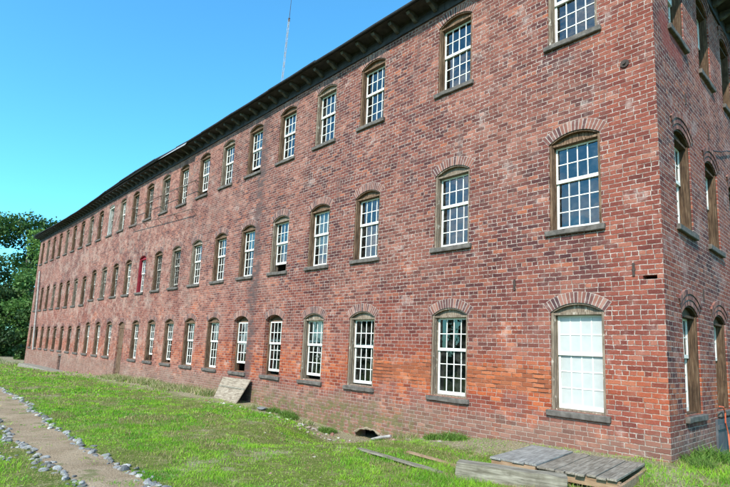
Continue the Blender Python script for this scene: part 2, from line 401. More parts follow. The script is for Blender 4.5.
T = NT('path_dirt'); v = T.obvec()
a = T.noise(v, 1.4, 4, .6); b = T.noise(v, 40, 4, .7)
c = T.ramp(a, [(.3,(.23,.165,.105)),(.7,(.35,.27,.185))])
c = T.mix(1.0, c, T.ramp(b, [(.28,(.5,.48,.46)),(.5,(.95,.95,.95)),(.72,(1.5,1.5,1.5))]), 'MULTIPLY')
c = T.mix(T.math('MULTIPLY', T.ss(T.noise(v, 2.2, 4, .6), .56, .66), .7), c, (.10,.12,.035))
PD = T.pbr(c, .95, T.bump(b, .8, .02), spec=.1)
tag(obj('path', mb.mesh('path', PD, True, True)), None, None, kind='structure')

# ------------------------------------------------------------------ the mill
mill = empty('mill_building', (0, 0, 0))
tag(mill, 'long three-storey weathered red brick mill with arched sash windows and dark bracketed cornice', 'building')
W, H, RISE = 1.13, 2.0, .19
XL, ZTOP, DEPTH = -57.72, 11.97, 15.0
def win_x(i): return [-2.23, -5.51, -8.78][i] if i < 3 else -8.78 - 2.4*(i-2)
holes = []                                                   # (u0, z0, width, spring height, rise)
wins = []                                                    # i, row, x, z0, h
for i in range(23):
    for row in 'BMT':
        far = i >= 15
        z0 = {'B': .93, 'M': 4.50 if far else 4.77, 'T': 9.19}[row]
        h = 1.80 if (row == 'B' and far) else (2.04 if row == 'B' else H)
        x = win_x(i)
        if row == 'B' and i == 11: holes.append((x, -.22, W, 3.12, RISE)); continue
        holes.append((x, z0, W, h, RISE)); wins.append((i, row, x, z0, h))
VENT = (-8.28, -.90, 1.14, .53, .15); holes.append(VENT)
MISS = (-.36, 3.555, .25, .075, .004); holes.append(MISS)
LOWD = (-44.35, -.66, .85, 1.16, .02); holes.append(LOWD)
def arcpts(w, h, rise, n=12):
    R = (w*w/4 + rise*rise)/(2*rise); a = math.asin(min(1, w/2/R)); cz = h + rise - R
    return [(w/2 + R*math.sin(-a + 2*a*k/n), cz + R*math.cos(-a + 2*a*k/n)) for k in range(n+1)], R, a, cz
def loop_of(hole):
    u0, z0, w, h, r = hole; A = arcpts(w, h, r)[0]
    return [(u0, z0), (u0 + w, z0)] + [(u0 + a, z0 + b) for a, b in reversed(A)]
def inside(hole, p):
    u0, z0, w, h, r = hole; a, b = p[0]-u0, p[1]-z0
    if not (0 < a < w and b > 0): return False
    if b < h: return True
    R = (w*w/4 + r*r)/(2*r); cz = h + r - R
    return (a-w/2)**2 + (b-cz)**2 < R*R
def wall_mesh(name, u0, u1, zb, zt, holes, P, uoff, thick, mat):
    vs = [Vector((u0, zb)), Vector((u1, zb)), Vector((u1, zt)), Vector((u0, zt))]; es = [(0,1),(1,2),(2,3),(3,0)]
    for hl in holes:
        L = loop_of(hl); n = len(vs); vs += [Vector(p) for p in L]
        es += [(n+k, n+(k+1) % len(L)) for k in range(len(L))]
    V, E_, F_, *_ = delaunay_2d_cdt(vs, es, [], 0, 1e-5)
    mb = MB()
    for f in F_:
        p = [V[k] for k in f]; c = sum(p, Vector((0, 0)))/len(p)
        if any(inside(hl, c) for hl in holes): continue
        mb.poly([P(q.x, 0, q.y) for q in p], [(q.x + uoff, q.y) for q in p])
    for hl in holes:
        L = loop_of(hl)
        for k in range(len(L)):
            a, b = L[k], L[(k+1) % len(L)]
            if abs(a[0]-b[0]) < 1e-6: uv = [(a[0]+uoff, a[1]), (b[0]+uoff, b[1]), (b[0]+uoff+thick, b[1]), (a[0]+uoff+thick, a[1])]
            else: uv = [(a[0]+uoff, a[1]), (b[0]+uoff, b[1]), (b[0]+uoff, b[1]+thick), (a[0]+uoff, a[1]+thick)]
            mb.poly([P(a[0],0,a[1]), P(b[0],0,b[1]), P(b[0],thick,b[1]), P(a[0],thick,a[1])], uv)
    me = mb.mesh(name, mat)
    return me
PF = lambda u, d, z: (u, d, z)
PE = lambda u, d, z: (-d, u, z)
obj('front_wall', wall_mesh('front_wall', XL, 0, -2.2, ZTOP, holes, PF, 0, .42, BR), mill)
end_holes = []; end_wins = []
for k in range(6):
    for row, z0 in (('B', 1.0), ('M', 4.80), ('T', 9.22)):
        y = 1.02 + 2.37*k
        if y + W > DEPTH - .3: continue
        end_holes.append((y, z0, W, H, RISE)); end_wins.append((k, row, y, z0))
obj('end_wall', wall_mesh('end_wall', 0, DEPTH, -2.2, ZTOP, end_holes, PE, 3.0, .42, BE), mill)
mb = MB()
mb.poly([(XL,0,-2.2),(XL,0,ZTOP),(XL,DEPTH,ZTOP),(XL,DEPTH,-2.2)], [(3,-2.2),(3,ZTOP),(18,ZTOP),(18,-2.2)])
mb.poly([(XL,DEPTH,-2.2),(XL,DEPTH,ZTOP),(0,DEPTH,ZTOP),(0,DEPTH,-2.2)], [(XL,-2.2),(XL,ZTOP),(0,ZTOP),(0,-2.2)])
obj('rear_wall', mb.mesh('rear_wall', BE), mill)
mb = MB()
for z in (-.9+.0, 4.0, 8.3, 11.8): mb.box(XL+.5, -.5, .5, DEPTH-.1, z-.15, z)
for x in (-12.3, -24.3, -36.3, -48.3): mb.box(x, x+.15, .5, DEPTH-.1, -2, 11.6)
mb.box(XL+.5, -.5, 6.0, 6.15, -2, 11.6)
obj('floor', mb.mesh('floor', INT), mill)
def sag(x):                                                  # uneven old eave line
    return 1.3*float(np.interp(x, [-59,-56,-50,-45,-41,-37,-34,-30,-26,-23,-20,0,2], [.22,.16,.02,-.02,-.03,.03,.14,.19,.18,.07,0,0,0]))
# low pitched roof
mb = MB(); o_ = .58
a, b, c_, d_ = (XL-.55,-o_,12.07), (.6,-o_,12.07), (.6,DEPTH+o_,12.07), (XL-.55,DEPTH+o_,12.07)
e1, e2 = (XL+5, DEPTH/2, 13.35), (-5, DEPTH/2, 13.35)
xs_ = [XL-.55] + list(np.arange(-57, .5, 1.5)) + [.6]
for xa, xb in zip(xs_[:-1], xs_[1:]):                       # front slope follows the sagging eave
    ra = lambda q: e1[0] + (e2[0]-e1[0])*(q-xs_[0])/(xs_[-1]-xs_[0])
    pa, pb = (xa,-o_,12.07+sag(xa)), (xb,-o_,12.07+sag(xb))
    mb.poly([pa, pb, (ra(xb),e1[1],e1[2]), (ra(xa),e1[1],e1[2])])
    mb.poly([pa, pb, (xb,-o_,12.0+sag(xb)*.6), (xa,-o_,12.0+sag(xa)*.6)])
    mb.poly([(xa,-o_,12.005+sag(xa)*.6), (xb,-o_,12.005+sag(xb)*.6), (xb,0.05,12.005), (xa,0.05,12.005)])
for q in ((b,c_,e2),(c_,d_,e1,e2),(d_,a,e1)): mb.poly(q)
for p, q in ((b,c_),(c_,d_),(d_,a)): mb.poly([p, q, (q[0],q[1],q[2]-.06), (p[0],p[1],p[2]-.06)])
obj('roof', mb.mesh('roof', ROOF), mill)
# cornice: frieze boards, soffit, gutter, brackets
mb = MB(); x = XL-.04
while x < .02:
    x2 = min(x + 1.9 + random.uniform(-.2,.2), .045)
    mb.box(x+.004, x2-.004, -.045+random.uniform(-.006,.006), -.003, 11.655+random.uniform(-.01,.01), 12.0); x = x2
for k in range(8): mb.box(.004, .045, k*1.9+.004, min((k+1)*1.9-.004, DEPTH), 11.655, 12.0)
mb.box(XL-.5, .55, -.54, -.05, 11.985, 12.001)                # soffit
mb.box(.05, .55, -.04, DEPTH+.3, 11.99, 12.012)
mb.box(XL-.05, .06, -.075, -.05, 11.93, 11.98)                # bed mould
cor = obj('cornice', mb.mesh('cornice', DARKP), mill)
gm = MB(); x = XL-.56
while x < .6:                                                 # sagging gutter lengths
    x2 = min(x+3.0, .62); dz = random.uniform(-.03, .02); dy = random.uniform(-.02,.02)
    gm.tube([(x,-.61+dy,12.03+dz+sag(x)*.9),((x+x2)/2,-.61+dy,12.025+dz-.012+sag((x+x2)/2)*.9),(x2,-.61+dy,12.03+dz+sag(x2)*.9)], .045, 8); x = x2-.02
gm.tube([(.64,-.6,12.05),(.64,DEPTH+.5,12.05)], .055, 8)
obj('gutter', gm.mesh('gutter', ROOF), cor)
bm_ = MB(); prof = [(0,.0),(-.40,.0),(-.42,-.05),(-.37,-.11),(-.27,-.12),(-.18,-.15),(-.10,-.20),(-.03,-.22),(0,-.22)]
pts0 = [(-.06, p[0], p[1]) for p in prof]; pts1 = [(.06, p[0], p[1]) for p in prof]
bm_.poly(pts0); bm_.poly(pts1[::-1])
for k in range(len(prof)):
    k2 = (k+1) % len(prof); bm_.poly([pts0[k], pts1[k], pts1[k2], pts0[k2]])
bmesh_ = bm_.mesh('bracket', BRK, False, True)
x = -.35; nb = 0
while x > XL:
    br = obj('bracket', bmesh_, cor, (x, -.052, 11.985)); x -= .75; nb += 1
for k in range(10):
    obj('bracket', bmesh_, cor, (.052, .5+.75*k, 11.985), (0, 0, PI/2))
# torn pale flashing lying along the gutter
fl = MB()
for (p, q, w) in (((-30.2,-.665,12.06),(-24.6,-.67,12.02),.10),((-24.8,-.69,11.98),(-21.2,-.70,11.86),.24)):
    p, q = Vector(p), Vector(q)
    fl.poly([p, q, q+Vector((0,.12,w)), p+Vector((0,.12,w*.6))]); fl.poly([p+Vector((0,.006,0)), p+Vector((0,.126,w*.6)), q+Vector((0,.126,w)), q+Vector((0,.006,0))])
obj('loose_flashing', fl.mesh('loose_flashing', plain('dull_flashing', (.16,.16,.165), (.36,.36,.365), 4, .6)), cor)

# ---- windows: frame mesh is the part; sashes, glass, sill and brick arch are its sub-parts
def frame_mesh(name, h, set0, mat, bare=False):
    mb = MB(); t = .06; d1 = .34
    mb.box(0.002, t, set0, d1, .0, h-.002); mb.box(W-t, W-.002, set0, d1, .0, h-.002)
    for s0, s1 in ((t, t+.012), (W-t-.012, W-t)): mb.box(s0+.001, s1, set0+.05, set0+.085, .031, h-.056)
    mb.box(t+.001, W-t-.001, set0+.03, d1, h-.055, h-.006)                       # head
    mb.box(t+.001, W-t-.001, set0+.05, d1, .0, .03)
    for s0, s1 in ((t, t+.018), (W-t-.018, W-t)): mb.box(s0+.001, s1-.001, .165, .19, .031, h-.056)   # stops
    A = arcpts(W, h, RISE)[0]                                                   # timber tympanum under the arch
    top = [(a, b-.004) for a, b in A]; y0, y1 = set0+.085, set0+.13
    f0 = [(.002, y0, h-.005), (W-.002, y0, h-.005)] + [(a, y0, b) for a, b in reversed(top[1:-1])]
    f1 = [(p[0], y1, p[2]) for p in f0]
    mb.poly(f0); mb.poly(f1[::-1])
    for k in range(len(f0)):
        k2 = (k+1) % len(f0); mb.poly([f0[k], f0[k2], f1[k2], f1[k]])
    top2 = [(a, b-.05) for a, b in A]                                            # arched face moulding
    for k in range(len(A)-1):
        (a0,b0),(a1,b1) = top[k], top[k+1]
        lo0, lo1 = max(b0-.03, h), max(b1-.03, h)
        mb.poly([(a0,set0-.006,lo0),(a1,set0-.006,lo1),(a1,set0-.006,b1),(a0,set0-.006,b0)])
        mb.poly([(a0,set0-.006,lo0),(a0,set0+.085,lo0),(a1,set0+.085,lo1),(a1,set0-.006,lo1)])
    return mb.mesh(name, mat)
def sash_mesh(name, z0, z1, y, rows, mat, top=.05, bot=.05):
    mb = MB(); a, b = .064, W-.064; s = .052; d = .038
    mb.box(a, a+s, y, y+d, z0, z1); mb.box(b-s, b, y, y+d, z0, z1)
    mb.box(a+s, b-s, y+.001, y+d-.001, z0, z0+bot); mb.box(a+s, b-s, y+.001, y+d-.001, z1-top, z1)
    iw = (b-a-2*s); ih = z1-z0-top-bot; m = .011
    for k in range(1, 4): mb.box(a+s+iw*k/4-m, a+s+iw*k/4+m, y+.006, y+d-.006, z0+bot, z1-top)
    for k in range(1, rows):
        zc = z0+bot+ih*k/rows
        for q in range(4):
            u0 = a+s+iw*q/4 + (m if q else 0); u1 = a+s+iw*(q+1)/4 - (m if q < 3 else 0)
            mb.box(u0, u1, y+.007, y+d-.007, zc-m, zc+m)
    return mb.mesh(name, mat)
def glass_mesh(name, z0, z1, y, rows, seed, miss=0, top=.05, bot=.05):
    r = random.Random(seed); mb = MB(); a, b = .064+.052, W-.064-.052; iw = b-a; ih = z1-z0-top-bot
    for q in range(4):
        for k in range(rows):
            if r.random() < miss: continue
            u0, u1 = a+iw*q/4, a+iw*(q+1)/4; w0, w1 = z0+bot+ih*k/rows, z0+bot+ih*(k+1)/rows
            tx, tz = r.gauss(0,.006), r.gauss(0,.006)
            f = lambda u, z: (u, y+.019 + tx*(u-(u0+u1)/2) + tz*(z-(w0+w1)/2), z)
            mb.poly([f(u0,w0), f(u1,w0), f(u1,w1), f(u0,w1)])
    return mb.mesh(name, GL)
def sill_mesh(seed):
    r = random.Random(seed); mb = MB()
    mb.box(-.085, W+.085, -.08, .30, -.128, -.004)
    return roughen(bevel(mb.mesh('sill', STN), .014, 1), 3, .016, 5, seed)
def arch_ring(w, h, rise, rings, off0=0.0):
    """rings: (r_in, r_out, proud, n) of voussoir bricks over the opening"""
    A, R, a, cz = arcpts(w, h, rise); mb = MB(); r = random.Random(int(w*100)+len(rings))
    for (ri, ro, pr, n) in rings:
        a_ = a*(1.0) + .015
        for k in range(n):                                     # mortar bed behind the bricks
            t0, t1 = -a_+2*a_*k/n, -a_+2*a_*(k+1)/n
            P = lambda rr, t, y: (w/2+(R+rr)*math.sin(t), y, cz+(R+rr)*math.cos(t))
            mb.poly([P(ri,t0,-pr+.004), P(ri,t1,-pr+.004), P(ro,t1,-pr+.004), P(ro,t0,-pr+.004)], None, 1)
            mb.poly([P(ri,t0,-pr+.007), P(ri,t0,.02), P(ri,t1,.02), P(ri,t1,-pr+.007)], None, 0)
            mb.poly([P(ro,t0,-pr+.007), P(ro,t1,-pr+.007), P(ro,t1,.02), P(ro,t0,.02)], None, 0)
            gp = .0095/(R+ri); j = r.uniform(-.001,.001); e = r.uniform(-.006,.004)
            q = [P(ri+.004,t0+gp,-pr+j), P(ri+.004,t1-gp,-pr+j), P(ro-.006+e,t1-gp,-pr+j), P(ro-.006+e,t0+gp,-pr+j)]
            qb = [(p[0], .015, p[2]) for p in q]
            n0 = len(mb.v); mb.v += q + qb
            for fidx in ((0,1,2,3),(1,0,4,5),(2,1,5,6),(3,2,6,7),(0,3,7,4)):
                mb.f.append(tuple(n0+i for i in fidx)); mb.mi.append(0); mb.uv.append([(0,0)]*4)
    return mb.mesh('brick_arch', [AR, MOR])
hs = sorted({h for _, _, _, _, h in wins})
FR = {}; SA = {}; GLS = {}; ARC = {}
def lib(kind, key, fn):
    dct = kind
    if key not in dct: dct[key] = fn()
    return dct[key]
SILLS = [sill_mesh(s) for s in range(5)]
def make_window(P, rot, x, z0, h, style, arch, seed, matf, mats, miss=0, setback=.03):
    par = {'': 0}
    loc = P(x, 0, z0)
    fr = obj('window', lib(FR, (h, setback, matf.name), lambda: frame_mesh('window_frame', h, setback, matf)), mill, loc, (0, 0, rot))
    zm = .03 + (h-.085)*.585                                 # meeting rail
    if style != 'none':
        up = lib(SA, (h, 'u', mats.name), lambda: sash_mesh('upper_sash', zm-.035, h-.056, .192, 2, mats, .045, .075))
        lo = lib(SA, (h, 'l', mats.name), lambda: sash_mesh('lower_sash', .032, zm+.03, .234, 3, mats, .06, .085))
        rv_ = random.Random(seed*13+int(x*10)); up_o = rv_.choice((0,0,0,.04,.12,.3)) if (P is PF and x < -6) else 0
        tl_ = rv_.gauss(0,.003)
        obj('upper_sash', up, fr, (0,0,0), (0,tl_,0)); obj('lower_sash', lo, fr, (0,0,up_o), (0,-tl_,0))
        sd = seed % 6
        obj('glass', lib(GLS, (h, 'u', sd, miss), lambda: glass_mesh('glass', zm-.035, h-.056, .192, 2, sd, miss, .045, .075)), fr)
        obj('glass', lib(GLS, (h, 'l', sd, miss), lambda: glass_mesh('glass', .032, zm+.03, .234, 3, sd+50, miss, .06, .085)), fr, (0,0,up_o))
        if P is PF and x < -6 and rv_.random() < .22:
            mb = MB(); zb_ = h*rv_.uniform(.35,.75); n_ = 9
            for q_ in range(n_):                              # old curtain with folds
                ua, ub = .08+(W-.16)*q_/n_, .08+(W-.16)*(q_+1)/n_; ya, yb = .33+.03*(q_%2), .33+.03*((q_+1)%2)
                mb.poly([(ua,ya,zb_),(ub,yb,zb_+.02),(ub,yb,h-.06),(ua,ya,h-.06)])
            obj('curtain', mb.mesh('curtain', CURT), fr)
    obj('sill', SILLS[seed % 5], fr)
    obj('brick_arch', arch, fr)
    return fr
def facade_arch(h): return lib(ARC, ('f', h), lambda: arch_ring(W, h, RISE, [(.0,.235,.006,17)]))
end_arch = arch_ring(W, H, RISE, [(.0,.105,.008,15),(.118,.222,.022,16),(.235,.345,.038,17)])
for n, (i, row, x, z0, h) in enumerate(wins):
    matf, mats, miss, setb, style = WD, WH, 0, .03, 'sash'
    if (i*7 + ord(row)) % 3 == 0: matf = WDG
    if row == 'B': matf = WDG if i < 4 else WD
    if row in 'MT' and i >= 8 and (i*5+ord(row)) % 4: mats = SHG; miss = .25
    if i >= 15: mats = SHG; miss = .35
    if row == 'B' and i in (4, 5): setb = .17
    if row == 'M' and i == 10: matf = WDR; mats = WH
    if row == 'T' and i == 13: matf = WDW
    if row == 'M' and i == 8: matf = WDG
    fr = make_window(PF, 0, x, z0, h, style, facade_arch(h), i*3 + ord(row)*7, matf, mats, miss, setb)
    if row == 'M' and i == 10: fr['label'] = 'window with red painted frame'
    if row == 'B' and i == 0:
        for ch in list(fr.children):
            if ch.name.startswith('glass'):
                ch.data = ch.data.copy(); ch.data.materials[0] = WASH
        fr['label'] = 'window with all its panes whited over'
    if row == 'M' and i == 10:
        mb = MB(); mb.box(.07, W-.07, .285, .30, h*.55, h-.07); obj('curtain', mb.mesh('curtain', BLIND), fr)
for n, (k, row, y, z0) in enumerate(end_wins):
    make_window(PE, PI/2, y, z0, H, 'sash', end_arch, k*5+ord(row), WDD, WH if k < 3 else SHG, 0)
# ---- doors
def plank_door(name, w, h, rise, n, mat):
    A, R, a, cz = arcpts(w, h, rise); mb = MB()
    zt = lambda u: cz + math.sqrt(max(R*R-(u-w/2)**2, 0)) if rise > .05 else h
    for k in range(n):
        u0, u1 = w*k/n+.006, w*(k+1)/n-.006
        q = [(u0,.10,0),(u1,.10,0),(u1,.10,zt(u1)-.01),(u0,.10,zt(u0)-.01)]; qb = [(p[0],.16,p[2]) for p in q]
        mb.poly(q); mb.poly(qb[::-1])
        for e in range(4): mb.poly([q[e], qb[e], qb[(e+1)%4], q[(e+1)%4]])
    for z in (.25, h*.55, h-.2): mb.box(.02, w-.02, .075, .098, z, z+.12)
    return mb.mesh(name, mat)
dx = win_x(11)
door = obj('door', plank_door('door', W, 3.12, RISE, 7, WD), mill, (dx, 0, -.22))
mb = MB(); mb.tube([(W-.16,.075,1.25),(W-.16,.03,1.25),(W-.16,.03,1.45),(W-.16,.075,1.45)], .012, 6); obj('handle', mb.mesh('handle', STEEL), door)
obj('brick_arch', arch_ring(W, 3.12, RISE, [(.0,.235,.006,17)]), door)
mb = MB(); mb.box(-.15, W+.15, -.55, -.01, -.34, -.06); mb.box(-.3, W+.25, -1.0, -.551, -.40, -.2)
obj('door_step', roughen(bevel(mb.mesh('door_step', CONC), .02), 2, .03, 3), door)
ld = obj('basement_door', plank_door('basement_door', .85, 1.16, .02, 4, DARKP), mill, (LOWD[0], .05, LOWD[1]))
mb = MB(); mb.box(-.09, .94, -.06, .35, 1.165, 1.32); obj('lintel', mb.mesh('lintel', STN), ld)
# basement vent: arch of bricks, dark void behind
mb = MB(); lp = loop_of(VENT)[2:]
for k in range(len(lp)-1):                                 # worn mortar lip of the opening
    a, b = lp[k], lp[k+1]
    mb.tube([(a[0],-.012,a[1]+.015*math.sin(k*2.1)),(b[0],-.012,b[1]+.015*math.sin((k+1)*2.1))], .03+.012*math.sin(k*1.3), 6)
obj('vent_lip', mb.mesh('vent_lip', plain('tan_worn_mortar', (.17,.13,.085), (.30,.24,.17), 5, .95)), mill)
# grey panel under the second end window, wall anchors, cable, drainpipe
mb = MB()
for k in range(4): mb.box(.004, .05, 3.06+.4*k+.004, 3.06+.4*(k+1)-.004, -.35, .83)
mb.box(.051, .08, 3.05, 4.68, .62, .72); mb.box(.051, .08, 3.05, 4.68, 0.05, .15)
obj('basement_hatch', mb.mesh('basement_hatch', plain('hatch_grey_paint', (.05,.055,.065), (.10,.105,.115), 4, .7)), mill)
def anchor(loc, rot, round_=False):
    mb = MB()
    if round_:
        mb.tube([(0,0,0),(0,-.03,0)], .085, 12); mb.tube([(0,-.03,0),(0,-.06,0)], .03, 8)
    else:
        mb.box(-.022,.022,-.022,0,-.13,.13); mb.box(-.035,.035,-.012,-.001,-.02,.02)
    obj('wall_anchor', mb.mesh('wall_anchor', STEEL), mill, loc, rot)
anchor((-.56,0,8.09), (0,0,0), True); anchor((-3.09,0,3.63), (0,0,0)); anchor((-.52,0,3.76), (0,0,0))
anchor((0,1.99,7.9), (0,0,PI/2)); anchor((0,3.88,7.7), (0,0,PI/2)); anchor((0,2.63,3.53), (0,0,PI/2))
mb = MB(); mb.tube([(.03,4.15,7.35),(.05,4.9,7.55),(.05,5.6,7.8),(.03,6.5,8.05)], .014, 6); obj('cable', mb.mesh('cable', ROOF), mill)
mb = MB(); mb.tube([(-55.65,-.12,8.4),(-55.2,-.12,6.4),(-54.75,-.12,4.6),(-54.2,-.12,2.2),(-53.8,-.12,.7)], .075, 8)
PIPE = plain('pale_painted_pipe', (.20,.18,.165), (.38,.35,.33), 5, .6)
obj('drainpipe', mb.mesh('drainpipe', PIPE), mill)
mb = MB(); mb.box(-54.6, -38.6, -1.0, -.01, -1.9, -.60)
ap = obj('concrete_apron', roughen(bevel(mb.mesh('concrete_apron', CONC), .04), 3, .05, 1.2), mill)

# ---- rail frame bolted across the upper windows
RUST = plain('dull_rust_steel', (.09,.06,.05), (.20,.14,.12), 8, .8)
rl = empty('steel_rail_frame', (-25, 0, 9.4))
tag(rl, 'thin rusty steel rail frame on struts bolted across four top-floor windows', 'rail frame')
def tubepart(name, lst, mat, parent, n=6):
    mb = MB(); inv = Vector(parent.location)
    for p, r_ in lst: mb.tube([Vector(q)-inv for q in p], r_, n)
    return obj(name, mb.mesh(name, mat), parent)
tubepart('upper_rail', [([(-29.2,-.40,10.02),(-20.1,-.40,9.86)], .022)], RUST, rl)
tubepart('lower_rail', [([(-29.6,-.30,8.95),(-20.6,-.30,8.50)], .022)], RUST, rl)
for k in range(5):
    t = k/4; xa = -29.0+t*8.7; za = 10.02-.16*t; zb = 8.95-.45*t
    tubepart('strut', [([(xa,-.40,za),(xa,0,za+.02)], .015), ([(xa,-.40,za),(xa,0,za-.45)], .015)], RUST, rl)
    tubepart('bracket', [([(xa-.3,-.30,zb),(xa-.3,0,zb)], .015), ([(xa-.3,-.30,zb),(xa-.3,0,zb-.25)], .013)], RUST, rl)

# ---- antenna
MASTM = plain('dull_mast_steel', (.22,.23,.24), (.34,.35,.36), 5, .6)
an = empty('antenna_mast', (-22.0, 5, 12.9))
tag(an, 'tall thin metal antenna mast rising above the mill roof', 'antenna')
mb = MB(); top = Vector((.58, 0, 8.95)); N = 14
legs = [Vector((.07*math.cos(t), .07*math.sin(t), 0)) for t in (0, 2.1, 4.2)]
for L in legs: mb.tube([L, top + L*.7], .017, 6)
for k in range(N):
    for q in range(3):
        A_ = legs[q] + top*(k/N); B_ = legs[(q+1)%3] + top*((k+1)/N); mb.tube([A_, B_], .012, 4)
obj('lattice_mast', mb.mesh('lattice_mast', MASTM), an)
mb = MB(); mb.tube([top, top + Vector((.12,0,1.9))], [.02,.012], 6); mb.tube([top-Vector((0,0,.10)), top+Vector((0,0,.10))], .06, 8)
obj('whip', mb.mesh('whip', STEEL), an)

# ------------------------------------------------------------------ things along the wall
GW_ = wood_mat('silvered_boards', (.105,.085,.065), (.21,.18,.145), (.31,.275,.23), grain=(9,.9,9))
GWB = wood_mat('bluish_worn_boards', (.125,.115,.105), (.235,.222,.205), (.33,.315,.29), grain=(9,.9,9))
TIM = wood_mat('weathered_timber', (.095,.08,.058), (.21,.185,.145), (.33,.295,.24), grain=(.9,10,10))
TAN = wood_mat('raw_brown_timber', (.17,.10,.055), (.29,.19,.12), (.36,.26,.17), grain=(1,6,6))
PLY = wood_mat('weathered_plywood', (.15,.11,.08), (.28,.225,.17), (.38,.32,.255), grain=(1.2,6,6))
def hatch(name, label, loc, rz, n, bw, ln, mat, gap, warp, cat='hatch cover'):
    root = empty(name, loc, (0, 0, rz)); tag(root, label, cat)
    for k in range(n):
        mb = MB(); x0 = k*bw+gap/2; e = random.uniform(-.04,.04); j = random.uniform(-warp, warp)
        mb.box(x0, x0+bw-gap, -ln+e, random.uniform(-.02,.02), 0+j, .035+j)
        obj('plank', roughen(bevel(mb.mesh('plank', mat), .004), 2, .006, 4, k), root)
    return root
RZ = .115
h1 = hatch('hatch_cover', 'smooth bluish-grey boarded hatch cover by the wall, left of the slatted one', (-2.22,-.84,.250), RZ, 4, .20, 1.80, GWB, .004, .003)
h2 = hatch('hatch_cover', 'grey slatted hatch cover of narrow gapped planks, nearest the building corner', (-1.42,-.75,.238), RZ, 8, .15, 1.80, GW_, .014, .008)
mb = MB()
mb.box(.02, 1.22, -1.74, -1.66, -.13, -.006); obj('batten', mb.mesh('batten', TAN), h2)
mb = MB(); mb.box(.02, 1.18, -.12, -.05, -.12, -.006); obj('batten', mb.mesh('batten', TAN), h2)
mb = MB(); mb.box(1.215, 1.262, -1.86, -.02, -.16, -.03)
obj('side_board', roughen(mb.mesh('side_board', TAN), 2, .008, 4), h2)
mb = MB(); mb.box(.02, .78, -1.78, -1.70, -.15, -.006); obj('batten', mb.mesh('batten', TAN), h1)
mb = MB(); mb.box(.02,.78,-.12,-.05,-.14,-.006); obj('batten', mb.mesh('batten', TAN), h1)
# squared beam
p0, p1 = Vector((-2.10,-3.36)), Vector((-.62,-2.72)); dv_ = p1-p0; L_ = dv_.length; ang = math.atan2(dv_.y, dv_.x)
mb = MB(); mb.box(0, L_, -.27, 0, 0, .27)
bm0 = roughen(bevel(mb.mesh('timber_beam', TIM), .014, 2), 5, .02, 4)
bo = obj('timber_beam', bm0, None, (p0.x, p0.y, .035), (0, math.radians(.8), ang))
tag(bo, 'thick squared grey weathered timber beam lying on the grass in front of the hatch covers', 'beam')
for (a, b, w, mat, lab) in (((-4.62,-3.2),(-2.32,-3.50),.10,TIM,'thin pale grey plank lying in the grass end to end with the beam'),
                            ((-3.9,-2.55),(-2.45,-2.85),.08,TAN,'short brown plank lying behind the pale plank, left of the beam')):
    a, b = Vector(a), Vector(b); d = b-a; mb = MB(); mb.box(0, d.length, -w, 0, 0, .035)
    za, zb = g(*a), g(*b)
    o = obj('loose_plank', roughen(mb.mesh('loose_plank', mat), 4, .012, 3), None, (a.x, a.y, za+.008), (0, -math.atan2(zb-za, d.length), math.atan2(d.y, d.x)))
    tag(o, lab, 'plank')
# board leaning on the wall
BLc, BRc = Vector((-16.0,-.62,g(-16.0,-.62)-.02)), Vector((-14.0,-.76,g(-14.0,-.76)-.02))
TLc, TRc = Vector((-16.35,-.10,.66)), Vector((-14.15,-.10,.70))
def quadslab(c, th):
    n_ = (c[1]-c[0]).cross(c[3]-c[0]).normalized()
    if n_.y > 0: n_ = -n_
    mb = MB(); b = [p - n_*th for p in c]
    mb.poly(c); mb.poly(b[::-1])
    for k in range(4): mb.poly([c[k], b[k], b[(k+1)%4], c[(k+1)%4]])
    return mb
lb = empty('leaning_board', (BLc+BRc)/2); tag(lb, 'wide weathered brown plywood board leaning against the wall below two windows', 'board')
O = (BLc+BRc)/2
obj('panel', roughen(quadslab([BLc-O, BRc-O, TRc-O, TLc-O], .03).mesh('panel', PLY), 4, .012, 2), lb)
n_ = (BRc-BLc).cross(TLc-BLc).normalized(); n_ = n_ if n_.y < 0 else -n_
L2 = [BLc.lerp(TLc, .56), BRc.lerp(TRc, .56), BRc.lerp(TRc, .62), BLc.lerp(TLc, .62)]
obj('batten', quadslab([p - O + n_*.022 for p in L2], .02).mesh('batten', TIM), lb)
# pale pipe end by the vent
mb = MB(); mb.tube([(-7.15,-.42,-.40),(-6.85,-.40,-.30),(-6.5,-.35,-.22)], .04, 8)
tag(obj('broken_pipe', mb.mesh('broken_pipe', PIPE, True)), 'short pale broken pipe lying beside the dark basement vent', 'pipe')
# orange cord on the end wall
mb = MB(); pts = [(.10,3.05,1.12),(.14,3.2,1.10),(.13,3.38,.98),(.11,3.45,.75),(.12,3.62,.5),(.13,3.6,.25),(.16,3.5,.02),(.3,3.3,g(.3,3.3)+.02)]
mb.tube(pts, .016, 6)
tag(obj('extension_cord', mb.mesh('extension_cord', plain('orange_cord', (.55,.10,.05), (.70,.16,.08), 5, .5), True)), 'thin orange-red cord hanging down the end wall over the dark panel', 'cord')

